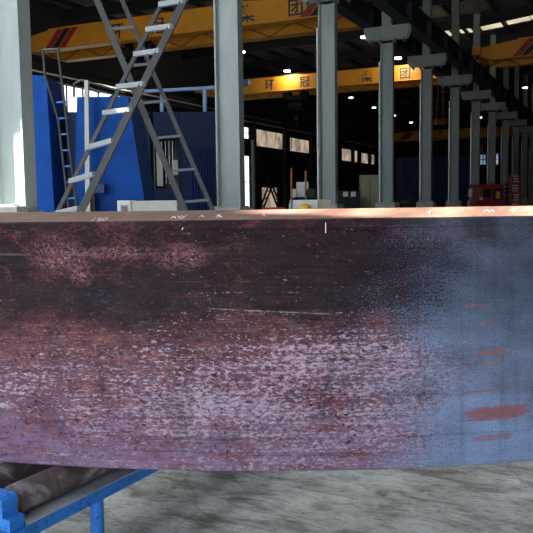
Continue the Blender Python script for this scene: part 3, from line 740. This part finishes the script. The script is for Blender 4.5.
# ------------------------------------------------------------------ roller stands
RDIR = V((.49, .872, 0)).normalized(); RN = V((RDIR.y, -RDIR.x, 0))
rr = .062
def roller_stand(end, label, length=2.4):
    """end: start point of the right roller axis at its near end; frame extends along RDIR"""
    st = thing('roller_stand', V((end.x, end.y, 0)), label, 'roller stand', 'roller stands under the plate')
    def Q(a_, b2, z): return V((end.x, end.y, 0)) + RDIR * a_ + RN * b2 + V((0, 0, z))
    zc = ZB - rr
    for off in (0.0, -.235):
        g = B(); g.cyl(Q(.0, off, zc), Q(length, off, zc), rr, seg=40)
        ro = g.build('roller', 'roller', st, True)
        g = B(); g.cyl(Q(-.012, off, zc), Q(.001, off, zc), rr * .80, seg=32); g.build('end_cap', 'oldrust', ro, True)
        g = B(); g.cyl(Q(-.06, off, zc), Q(length + .06, off, zc), .022, seg=16); g.build('shaft', 'dust', ro, True)
    zt = ZB - .128
    # side channels
    for off, nm in ((.105, 'side_beam'), (-.35, 'side_beam')):
        g = B(); sgn = 1 if off > 0 else -1
        g.bar(Q(-.02, off, zt - .028), Q(length + .02, off, zt - .028), .008, .050, RN)
        g.bar(Q(-.02, off - sgn * .035, zt - .052), Q(length + .02, off - sgn * .035, zt - .052), .07, .008, RN)
        sb = g.build(nm, 'tblue', st)
        g = B(); g.bar(Q(-.02, off - sgn * .052, zt - .002), Q(length + .02, off - sgn * .052, zt - .002), .108, .006, RN); g.build('top_flange', 'dust', sb)
    # cross beams and bearing blocks at both ends
    for e, d_ in ((-.07, -1), (length + .07, 1)):
        g = B(); g.bar(Q(e, -.36, zt - .06), Q(e, .122, zt - .06), .09, .115, RDIR); cbm = g.build('cross_beam', 'tblue', st)
        if d_ < 0:
            g = B(); g.bar(Q(e - .0475, .065, zt - .02), Q(e - .0475, .095, zt - .02), .003, .020, RDIR); g.build('sticker', 'orange', cbm)
        for off in (0.0, -.235):
            g = B()
            mm = M(((RN.x, RDIR.x, 0, Q(e, off, 0).x), (RN.y, RDIR.y, 0, Q(e, off, 0).y), (0, 0, 1, 0), (0, 0, 0, 1)))
            g.prism([(-.075, zt), (.105, zt), (.105, zt + .048), (.068, zt + .048), (.068, ZB - .012), (.056, ZB + -.002), (-.075, ZB - .002)], .075, mm @ M.Translation((0, -.038, 0)))
            bb = g.build('bearing_block', 'tblue', st)
            g = B(); g.cyl(Q(e - .052, off, zc + .005), Q(e - .036, off, zc + .005), .022, seg=6); g.cyl(Q(e - .042, off, zc + .005), Q(e - .036, off, zc + .005), .034, seg=20)
            g.build('bolt', 'dust', bb)
    for a_ in (.40, length - .3):
        for off in (.075, -.32):
            g = B(); g.cyl(Q(a_, off, 0), Q(a_, off, zt - .056), .030, seg=20); lg = g.build('leg', 'tblue', st, True)
            g = B(); g.box((0, 0, .006), (.12, .12, .012), M.Translation(Q(a_, off, 0))); g.build('foot_plate', 'tblue', lg)
    return st
end1 = PZ(12.0, 501.0, ZB - rr)
roller_stand(end1, 'blue steel roller stand with two worn rollers carrying the plate, at lower left')

# ------------------------------------------------------------------ left side: machines, ladders, boxes
YM = 14.0
def quad_solid(name, px_pts, Y, depth, mat, parent):
    """front outline given by points seen at depth Y, with real thickness going back"""
    g = B(); pts = [P(x, y, Y) for x, y in px_pts]
    f = [g.bm.verts.new(p) for p in pts]; k_ = [g.bm.verts.new(p + V((0, depth, 0))) for p in pts]
    g.bm.faces.new(f); g.bm.faces.new(k_[::-1]); n_ = len(pts)
    for i in range(n_): g.bm.faces.new((f[i], k_[i], k_[(i+1) % n_], f[(i+1) % n_]))
    return g.build(name, mat, parent)
FY = 300   # pixel row of the floor at the machine depth
def floor_y(Y): return 200.0 + 1.6 * F / Y + 3
fy = floor_y(YM)
pm = thing('press_machine', P(80, fy, YM), 'tall bright blue steel press machine behind the crossed ladders', 'machine')
quad_solid('frame', [(8, 73), (46, 76), (54, 205), (58, fy), (4, fy)], YM - .4, 1.2, 'blue', pm)
quad_solid('frame', [(77, 97), (128, 96.5), (145, 205), (158, fy), (72, fy)], YM, 1.5, 'blue', pm)
quad_solid('column', [(47, 105), (58, 105), (66, 205), (71, fy), (56, fy)], YM + .3, .6, 'black', pm)
quad_solid('side_housing', [(66, 112), (77, 112), (80, 205), (80, fy), (70, fy)], YM + .5, .5, 'navy', pm)
quad_solid('guide_post', [(84.2, 80), (88, 80), (90, 205), (90, fy), (86, fy)], YM - .25, .1, 'cream', pm)
quad_solid('bracket', [(94, 184), (104, 184), (104, 193), (94, 193)], YM - .3, .35, 'navy', pm)
quad_solid('gear_rack', [(90, 192), (94.5, 192), (95, 215), (95.4, fy), (90.4, fy)], YM - .2, .15, 'black', pm)
g = B()
for x, y in ((101, 108), (118, 106), (104, 160), (128, 165)): g.cyl(P(x, y, YM - .03), P(x, y, YM + .02), .03, seg=12)
split_build(g, 'bolt', 'navy', pm)
# rail along the machine head
g = B(); g.tube([P(74, 97, YM + .2), P(74, 84, YM + .2), P(82, 80, YM + .2), P(125, 93, YM + .2)], .02); g.tube([P(88, 97, YM + .5), P(88, 88, YM + .5), P(100, 92, YM + .5)], .03)
g.build('guard_rail', 'alu', pm)

# machine access ladder with hoop top
al = thing('access_ladder', P(70, floor_y(12.9), 12.9), 'narrow fixed ladder with hooped rail tops against the blue press', 'ladder')
YL = 12.9; fl_ = floor_y(YL)
def al_x(y, right): return (43 if not right else 58) + (y - 50) * (.105 if not right else .098)
g = B()
g.tube([P(al_x(fl_, 0) + 10, fl_, YL), P(al_x(120, 0) + 8, 120, YL), P(45, 75, YL), P(43, 50, YL)], .022); g.build('rail', 'alu', al, True)
g = B(); g.tube([P(al_x(fl_, 1) + 5, fl_, YL), P(58, 49, YL), P(43, 50, YL)], .022); g.build('rail', 'alu', al, True)
y = 70
g = B()
while y < fl_ - 8:
    if y > 100: g.cyl(P(al_x(y, 0) + 8, y + .5, YL), P(al_x(y, 1) + 3, y, YL), .016, seg=8)
    y += 16
split_build(g, 'rung', 'tblue', al, True)

# two crossing ladders
def ext(a_, b2, y):  # pixel on the line through two pixels at row y
    return a_[0] + (b2[0] - a_[0]) * (y - a_[1]) / (b2[1] - a_[1])
def rail_to_floor(a_, b2, Y, ytop=-55):
    yb = 200 + 1.6 * F / Y + 5
    for _ in range(5):
        v = P(ext(a_, b2, yb), yb, Y); yb += (v.z) * F / Y
    return P(ext(a_, b2, yb), yb, Y), P(ext(a_, b2, ytop), ytop, Y)
la = thing('stepladder', P(20, 300, 8.4), 'grey ladder with pale flat treads leaning to the right across the second ladder', 'ladder', 'crossed ladders')
f0, t0 = rail_to_floor((161, 5), (57, 213), 8.55); g = B(); g.bar(f0, t0, .040, .06, (1, 0, 0)); g.build('side_rail', 'alu', la)
f1, t1 = rail_to_floor((184, 1), (80, 213), 8.2); g = B(); g.bar(f1, t1, .072, .06, (1, 0, 0)); g.build('side_rail', 'alu', la)
treads = [(174, -23, 197, -27), (161, 5, 184, 1.3), (148, 30, 172, 26.5), (136, 54.5, 160, 51), (118.5, 87, 144, 84), (105, 113, 131, 109.5), (89, 147.5, 113, 140.5), (71.5, 181, 94, 174), (58, 213, 79, 208), (43, 241, 65, 236), (28, 270, 51, 265), (13, 300, 36, 295)]
for x0, y0, x1, y1 in treads:
    a_, b2 = P(x0 - .5, y0, 8.5), P(x1 + .5, y1, 8.18)
    g = B(); g.bar(a_ + V((0, -.02, -.0)), b2 + V((0, -.02, 0)), .05, .055, (0, 0, 1)); g.build('tread', 'tread', la)
lb = thing('stepladder', P(215, 300, 9.0), 'dark grey ladder with thin rungs leaning to the left behind the treaded ladder', 'ladder', 'crossed ladders')
f0, t0 = rail_to_floor((97, 0), (186, 213), 8.85); g = B(); g.bar(f0, t0, .070, .05, (1, 0, 0)); g.build('side_rail', 'alu', lb)
f1, t1 = rail_to_floor((122, 0), (214, 213), 9.1); g = B(); g.bar(f1, t1, .052, .05, (1, 0, 0)); g.build('side_rail', 'alu', lb)
for y in (-8, 28, 65, 102, 137, 170, 201, 232, 262, 290, 316):
    a_ = P(ext((97, 0), (186, 213), y), y + 1.2, 8.85); b2 = P(ext((122, 0), (214, 213), y), y - 1.2, 9.1)
    g = B(); g.bar(a_, b2, .030, .035, (0, 0, 1)); g.build('rung', 'tread', lb)

# electrical cabinet beside the ladder foot
def px_box(name, x0, x1, yt, Y, depth, mat, parent, zb=0.0, bev=.01):
    a_, b2 = P(x0, yt, Y), P(x1, yt, Y); zt = (a_.z + b2.z) / 2
    return B().box(((a_.x + b2.x) / 2, Y + depth / 2, (zt + zb) / 2), (b2.x - a_.x, depth, zt - zb), None, bev).build(name, mat, parent)
YC = 11.0
cb = thing('control_cabinet', P(147, floor_y(YC), YC), 'low cream control cabinet between ladder feet and blue press', 'cabinet')
px_box('door', 117, 130.5, 200.5, YC - .03, .5, 'white', cb)
px_box('body', 130.5, 177, 200.6, YC, .6, 'cream', cb)
a_, b2 = P(120.5, 205, YC - .04), P(128, 213.5, YC - .04)
B().box(((a_.x + b2.x) / 2, YC - .035, (a_.z + b2.z) / 2), (b2.x - a_.x, .02, a_.z - b2.z)).build('display', 'beige', cb)
a_, b2 = P(121.8, 206.5, YC - .05), P(126.8, 214, YC - .05)
B().box(((a_.x + b2.x) / 2, YC - .05, (a_.z + b2.z) / 2), (b2.x - a_.x, .02, a_.z - b2.z)).build('screen', 'glass', cb)

blk = thing('concrete_block', P(4, floor_y(9.6), 9.6), 'pale concrete block standing in front of the left edge column', 'block')
px_box('base', -14, 17, 206.2, 9.6, .42, 'concrete', blk, 0, .012)
px_box('cap', -6, 13, 204.5, 9.68, .26, 'white', blk, P(0, 206.2, 9.6).z, .006)
# dark blue cabin with window and corrugated doors
YB = 21.0
fy = floor_y(YB)
bc = thing('machine_cabin', P(170, fy, YB), 'dark blue steel cabin with small window and ribbed doors behind the ladders', 'cabin')
g = B()
def qf(g_, x0, x1, y0, y1, Y, d_):
    a_, b2 = P(x0, y0, Y), P(x1, y1, Y)
    g_.box(((a_.x + b2.x) / 2, Y + d_ / 2, (a_.z + b2.z) / 2), (b2.x - a_.x, d_, a_.z - b2.z))
qf(g, 134, 153, 112, fy, YB, 2.0); qf(g, 179, 218, 112, fy, YB, 2.0); qf(g, 153, 179, 112, 138, YB, 2.0); qf(g, 153, 179, 189, fy, YB, 2.0)
g.build('shell', 'cabin_navy', bc)
g = B(); g.tube([P(131, 92, YB + .2), P(218, 87.5, YB + .2)], .05)
for x in (162, 205): g.cyl(P(x, 90, YB + .2), P(x, 113, YB + .2), .06)
g.build('top_rail', 'paleblue', bc)
g = B(); qf(g, 153, 179, 138, 189, YB + .5, .05); g.build('window_backing', 'wall', bc)
g = B()
for x in (153.5, 178): qf(g, x, x + 1.2, 138, 189, YB - .05, .1)
for x in (165, 168.5, 172): qf(g, x, x + 1.4, 141, 184, YB + .1, .05)
split_build(g, 'window_bar', 'white', bc)
g = B(); qf(g, 156, 163, 142, 186, YB + .25, .05); qf(g, 172, 178, 160, 175, YB + .25, .05); split_build(g, 'window_panel', 'cream', bc)
g = B()
for i in range(8): qf(g, 191 + i * 2.9, 193 + i * 2.9, 147, fy - 2, YB - .06, .1)
g.build('ribbed_door', 'blue', bc)

# ------------------------------------------------------------------ workbench area right of the second column
YW = 13.6
zt_b = P(300, 210.5, YW).z
wb = thing('workbench', P(297, floor_y(YW), YW), 'long dark workbench behind the plate holding a helmet and bottle', 'workbench')
a_, b2 = P(257, 210.5, YW), P(334, 210.5, YW)
g = B(); g.box(((a_.x + b2.x) / 2, YW + .45, zt_b - .03), (b2.x - a_.x, .9, .06)); g.build('top', 'beige', wb)
for x in (a_.x + .08, b2.x - .08):
    for y in (YW + .08, YW + .82): B().box((x, y, (zt_b - .06) / 2), (.07, .07, zt_b - .06)).build('leg', 'black', wb)
# cream box on the bench
bx = thing('tool_cabinet', (P(312, 205, YW).x, YW + .5, zt_b), 'cream and brown metal box standing on the workbench behind the helmet', 'box')
px_box('front_door', 293, 318, 200, YW + .30, .03, 'white', bx, zt_b); px_box('body', 293, 331, 199.6, YW + .33, .45, 'beige', bx, zt_b)
# helmet
hv = V((P(305.5, 208, YW).x, YW + .14, zt_b)); 
hl = thing('safety_helmet', hv, 'yellow safety helmet lying on the workbench', 'helmet')
k_ = .115
g = B(); g.lathe([(.115, .015), (.112, .05), (.095, .085), (.06, .108), (.02, .116)], M.Translation(hv)); g.build('shell', 'yellow', hl, True)
g = B(); g.lathe([(.118, .0), (.145, .004), (.145, .012), (.115, .018)], M.Translation(hv)); g.build('brim', 'yellow', hl, True)
# bottle
bv = V((P(290.7, 209, YW).x, YW + .12, zt_b))
bo = thing('water_bottle', bv, 'pale green bottle standing on the workbench left of the cream box', 'bottle')
g = B(); g.lathe([(.026, 0), (.028, .01), (.028, .11), (.022, .14), (.011, .16), (.011, .175)], M.Translation(bv)); g.build('body', 'green', bo, True)
g = B(); g.lathe([(.013, .175), (.013, .195)], M.Translation(bv)); g.build('cap', 'white', bo, True)
# red pipes
for i, (xa, xb, yy) in enumerate(((263, 285, .25), (262, 281, .40))):
    pa, pb2 = P(xa, 209, YW + yy), P(xb, 209, YW + yy); pa.z = pb2.z = zt_b + .032
    tag(B().cyl(pa, pb2, .03, seg=14).build('steel_pipe', 'red', None, True), ('front' if i == 0 else 'rear') + ' red pipe of the pair lying on the left end of the workbench', 'pipe', 'red pipes on the workbench')
# items behind: stakes, white sheet, black machine
YS = 18.0
for x, yt, lab in ((291.2, 168, 'ochre timber stake standing left of the pale sheet'), (305.6, 171, 'ochre timber stake standing in front of the pale sheet')):
    a_ = P(x, yt, YS); tag(B().box((a_.x, YS, a_.z / 2), (.045, .045, a_.z), None, .004).build('timber_stake', 'rustpipe'), lab, 'stake', 'timber stakes')
sb = thing('sheet_board', P(302, floor_y(YS), YS + .4), 'pale greenish white board standing on dark feet behind the cream box', 'board')
a_, b2 = P(296.5, 182, YS + .4), P(308.5, 197, YS + .4)
B().box(((a_.x + b2.x) / 2, YS + .4, (a_.z + b2.z) / 2), (b2.x - a_.x, .05, a_.z - b2.z), None, .006).build('panel', 'white', sb)
for x in (a_.x + .06, b2.x - .06): B().box((x, YS + .4, b2.z / 2), (.05, .05, b2.z)).build('leg', 'black', sb)
a_, b2 = P(292, 189, YS + .3), P(296.2, 197.5, YS + .3)
sb2 = thing('sheet_board', P(294, floor_y(YS), YS + .3), 'small white board on a post beside the left ochre stake', 'board')
B().box(((a_.x + b2.x) / 2, YS + .3, (a_.z + b2.z) / 2), (b2.x - a_.x, .04, a_.z - b2.z), None, .004).build('panel', 'white', sb2)
B().box(((a_.x + b2.x) / 2, YS + .34, b2.z / 2 + .05), (.05, .04, b2.z + .1)).build('post', 'black', sb2)
dm = thing('drill_press', P(312, floor_y(16.5), 16.5), 'black machine head on a pedestal left of the third column', 'machine')
a_, b2 = P(306.5, 188.5, 16.5), P(317, 198, 16.5)
B().box(((a_.x + b2.x) / 2, 16.6, (a_.z + b2.z) / 2), (b2.x - a_.x, .4, a_.z - b2.z), None, .05).build('head', 'black', dm)
B().cyl(V(((a_.x + b2.x) / 2, 16.7, 0)), V(((a_.x + b2.x) / 2, 16.7, b2.z + .05)), .06).build('pedestal', 'black', dm, True)
g = B(); c_ = V((a_.x + .06, 16.38, b2.z + .07)); g.cyl(c_, c_ + V((0, -.1, 0)), .06, seg=18); g.build('hand_wheel', 'black', dm, True)

# leaning lattice frames on the far left wall
for x0, x1, y0, y1, lab in ((256, 284, 148, 209, 'dark X shaped lattice brace against the far wall between beige windows'),):
    s0, z1 = onP(x0, y0, PL + .35); s1_, z0 = onP(x1, y1, PL + .35)
    z0 = 0.0
    br = thing('lattice_brace', H((s0 + s1_) / 2, PL + .35, 0), lab, 'brace')
    for aa, bb in (((s0, z1), (s1_, z0)), ((s0, z0), (s1_, z1))):
        g = B()
        for o_ in (-.35, .35):
            g.bar(H(aa[0] + o_, PL + .35, aa[1]), H(bb[0] + o_, PL + .35, bb[1]), .14, .10, RD)
        for i in range(9):
            q = (i + .5) / 9; ps_ = aa[0] + (bb[0] - aa[0]) * q; z_ = aa[1] + (bb[1] - aa[1]) * q
            g.bar(H(ps_ - .35, PL + .35, z_), H(ps_ + .35, PL + .35, z_ + .25), .06, .06, RD)
        g.build('lattice_bar', 'purlin', br)
# standing drain pipe near the bright strip
a_ = P(252.5, 140, 46); tag(B().cyl(V((a_.x, a_.y, 0)), a_, .10, seg=14).build('drain_pipe', 'dust', None, True), 'pale grey vertical pipe right of the bright lattice doorway', 'pipe')

# tall beige cabinet, dark cabinet with notices
tb = thing('tall_cabinet', P(369, floor_y(29), 29), 'tall beige steel cabinet left of the fourth column', 'cabinet')
px_box('body', 361, 379, 175, 29, .6, 'beige', tb)
a_ = P(370, 178, 28.99); B().box((a_.x, 28.985, 1.3), (.012, .02, 2.3)).build('door_seam', 'black', tb)
dc = thing('dark_cabinet', P(349, floor_y(28), 28), 'dark steel cabinet with two white notices right of the third column', 'cabinet')
px_box('body', 337, 360, 190.5, 28, .6, 'black', dc)
for x in (343, 350.8):
    a_, b2 = P(x, 191.8, 27.98), P(x + 5, 196.6, 27.98)
    B().box(((a_.x + b2.x) / 2, 27.985, (a_.z + b2.z) / 2), (b2.x - a_.x, .02, a_.z - b2.z)).build('notice', 'white', dc)
# dark low pile in front of columns: tarpaulin covered stack
tp = thing('covered_stack', P(410, floor_y(33), 33), 'low dark tarpaulin covered stack between the fourth and fifth columns', 'stack')
g = B(); a_ = P(394, 204, 33); b2 = P(416, 199, 33)
g.prism([(a_.x - .6, 0), (b2.x + .5, 0), (b2.x + .35, b2.z * .92), (b2.x - .2, b2.z), (a_.x + .5, a_.z + .05), (a_.x - .4, a_.z * .9)], 1.6, M.Translation((0, 33, 0)))
g.build('tarpaulin', 'black', tp)
# blue container
ct = thing('blue_container', P(440, floor_y(54), 54), 'large dim blue container behind the fifth and sixth columns', 'container')
a_, b2 = P(402, 157, 54), P(474, 157, 54)
B().box(((a_.x + b2.x) / 2, 55.2, a_.z / 2), (b2.x - a_.x, 2.4, a_.z)).build('body', 'navy', ct)
g = B(); x = a_.x + .2
while x < b2.x - .1: g.box((x, 53.97, a_.z / 2), (.14, .06, a_.z - .3)); x += .42
g.build('corrugation', 'navy', ct)
# white notice on a column, red banner
a_, b2 = P(468.2, 189, 44), P(474.2, 196.5, 44)
s7 = 8 * 6.0
p0, z0_ = onS(468.3, 189.3, s7 - .215); p1, z1_ = onS(474, 196.6, s7 - .215)
tag(B().box((0, 0, 0), (abs(p1 - p0), .02, abs(z0_ - z1_)), hall(s7 - .215, (p0 + p1) / 2, (z0_ + z1_) / 2)).build('wall_notice', 'white'), 'white square notice fixed to the column left of the red tractor', 'notice')
p0, z0_ = onS(476, 145, 72 - .3); p1, z1_ = onS(483.3, 154, 72 - .3)
tag(B().box((0, 0, 0), (abs(p1 - p0), .03, abs(z0_ - z1_)), hall(72 - .3, (p0 + p1) / 2, (z0_ + z1_) / 2)).build('hanging_banner', 'stripe_red'), 'small red banner hanging high between far columns', 'banner')

# ------------------------------------------------------------------ red tractor and crates
YT = 37.0
tr = thing('yard_tractor', P(492, floor_y(YT), YT), 'small red yard tractor with boxed cab parked at the right', 'vehicle')
def tb_pt(x, y, d_=0): return P(x, y, YT) + V((0, d_, 0))
g = B(); pts = [tb_pt(477.5, 206), tb_pt(477.5, 201), tb_pt(480.5, 199), tb_pt(481, 186.5), tb_pt(504, 186), tb_pt(504.5, 206)]
f = [g.bm.verts.new(p) for p in pts]; k2 = [g.bm.verts.new(p + V((0, 1.5, 0))) for p in pts]
g.bm.faces.new(f); g.bm.faces.new(k2[::-1])
for i in range(6): g.bm.faces.new((f[i], k2[i], k2[(i+1) % 6], f[(i+1) % 6]))
g.build('cab', 'red', tr)
g = B()
a_, b2 = P(478, 184.6, YT), P(503.5, 186.4, YT); g.box(((a_.x + b2.x) / 2, YT + .7, (a_.z + b2.z) / 2), (b2.x - a_.x, 1.7, a_.z - b2.z + .02)); g.build('cab_roof', 'red', tr)
def tq(x0, x1, y0, y1, mat, nm, dy=-.03):
    a_, b2 = P(x0, y0, YT), P(x1, y1, YT)
    B().box(((a_.x + b2.x) / 2, YT + dy, (a_.z + b2.z) / 2), (b2.x - a_.x, .05, a_.z - b2.z)).build(nm, mat, tr)
tq(483, 490, 189, 197, 'glass', 'side_window'); tq(493, 501.5, 189, 200, 'black', 'door_window'); tq(495.5, 499.5, 191.5, 198.5, 'yellow', 'seat', -.05)
tq(479.5, 482.5, 197.5, 200, 'white', 'headlamp', -.06)
B().box((P(492, 200, YT).x, YT + .75, .80), (1.35, 1.3, .5)).build('chassis', 'black', tr)
for x in (481, 502):
    for dy in (.12, 1.38):
        c_ = V((P(x, 200, YT).x, YT + dy, .45)); g = B(); g.cyl(c_ + V((0, -.13, 0)), c_ + V((0, .13, 0)), .45, seg=24); w_ = g.build('wheel', 'black', tr, True)
        g = B(); g.cyl(c_ + V((0, -.15, 0)), c_ + V((0, .15, 0)), .2, seg=16); g.build('hub', 'red', w_, True)
a_ = P(507.5, 183, YT + 2.3)
tk = thing('gas_tank', V((a_.x, YT + 2.3, 0)), 'grey upright tank with pale bands between the tractor and crates', 'tank')
B().cyl(V((a_.x, YT + 2.3, 0)), V((a_.x, YT + 2.3, a_.z)), .13, seg=18).build('body', 'beam', tk, True)
for z in (1.7, 1.95, 2.15): B().cyl(V((a_.x, YT + 2.3, z)), V((a_.x, YT + 2.3, z + .05)), .136, seg=18).build('band', 'dust', tk, True)
for i in range(6):
    z0_ = i * .46
    a_, b2 = P(511.5, 200, YT + .5), P(521.5, 200, YT + .5)
    c = thing('crate', V(((a_.x + b2.x) / 2, YT + .75, z0_)), ['bottom', 'second', 'third', 'fourth', 'fifth', 'topmost'][i] + ' red crate with white slats in the tall stack right of the tractor', 'crate', 'crates stacked beside the tractor')
    w_ = b2.x - a_.x
    B().box(((a_.x + b2.x) / 2, YT + .75, z0_ + .225), (w_, .5, .448), None, .01).build('body', 'red', c)
    g = B()
    for j in range(3):
        g.box(((a_.x + b2.x) / 2 - w_ * .1 + .05 * random.uniform(-1, 1), YT + .49, z0_ + .1 + j * .13), (w_ * random.uniform(.45, .7), .02, .055))
    split_build(g, 'slat', 'white', c)

# ------------------------------------------------------------------ light
w = bpy.data.worlds.new('world'); sc.world = w; w.use_nodes = True
bg = w.node_tree.nodes['Background']; bg.inputs['Color'].default_value = (0.62, 0.76, 1.0, 1); bg.inputs['Strength'].default_value = 0.06
sd = bpy.data.lights.new('sun', 'SUN'); sd.energy = 34.0; sd.color = (1.0, .93, .82); sd.angle = R(.5)
so = bpy.data.objects.new('sun', sd); C.objects.link(so); so.rotation_euler = SUN_L.to_track_quat('Z', 'Y').to_euler()
for key, en in (('left', 560), ('right', 530)):  # unseen area lamps added in the gate openings as fill
    gs, g0, g1, gz = FILL_GATES[key]
    ad = bpy.data.lights.new('gate_fill', 'AREA'); ad.shape = 'RECTANGLE'; ad.size = g1 - g0; ad.size_y = gz; ad.energy = en; ad.color = (.78, .89, 1.0)
    ao = bpy.data.objects.new('gate_fill', ad); C.objects.link(ao); ao.matrix_world = M.Translation(H(gs - .1, (g0 + g1) / 2, gz / 2)) @ RD.to_track_quat('-Z', 'Y').to_matrix().to_4x4()
# turn the whole place so that the hall's long axis lies along the world's Y axis
ROT = M.Rotation(R(25.3), 4, 'Z')
bpy.context.view_layer.update()
for me in bpy.data.meshes: me.transform(ROT)
for o in list(sc.objects):
    if o.type in ('MESH', 'EMPTY'): o.location = ROT.to_3x3() @ o.location
    else: o.matrix_world = ROT @ o.matrix_world
vs = sc.view_settings
vs.view_transform = 'Standard'; vs.look = 'None'; vs.exposure = 0.0; vs.gamma = 1.0; vs.use_curve_mapping = False
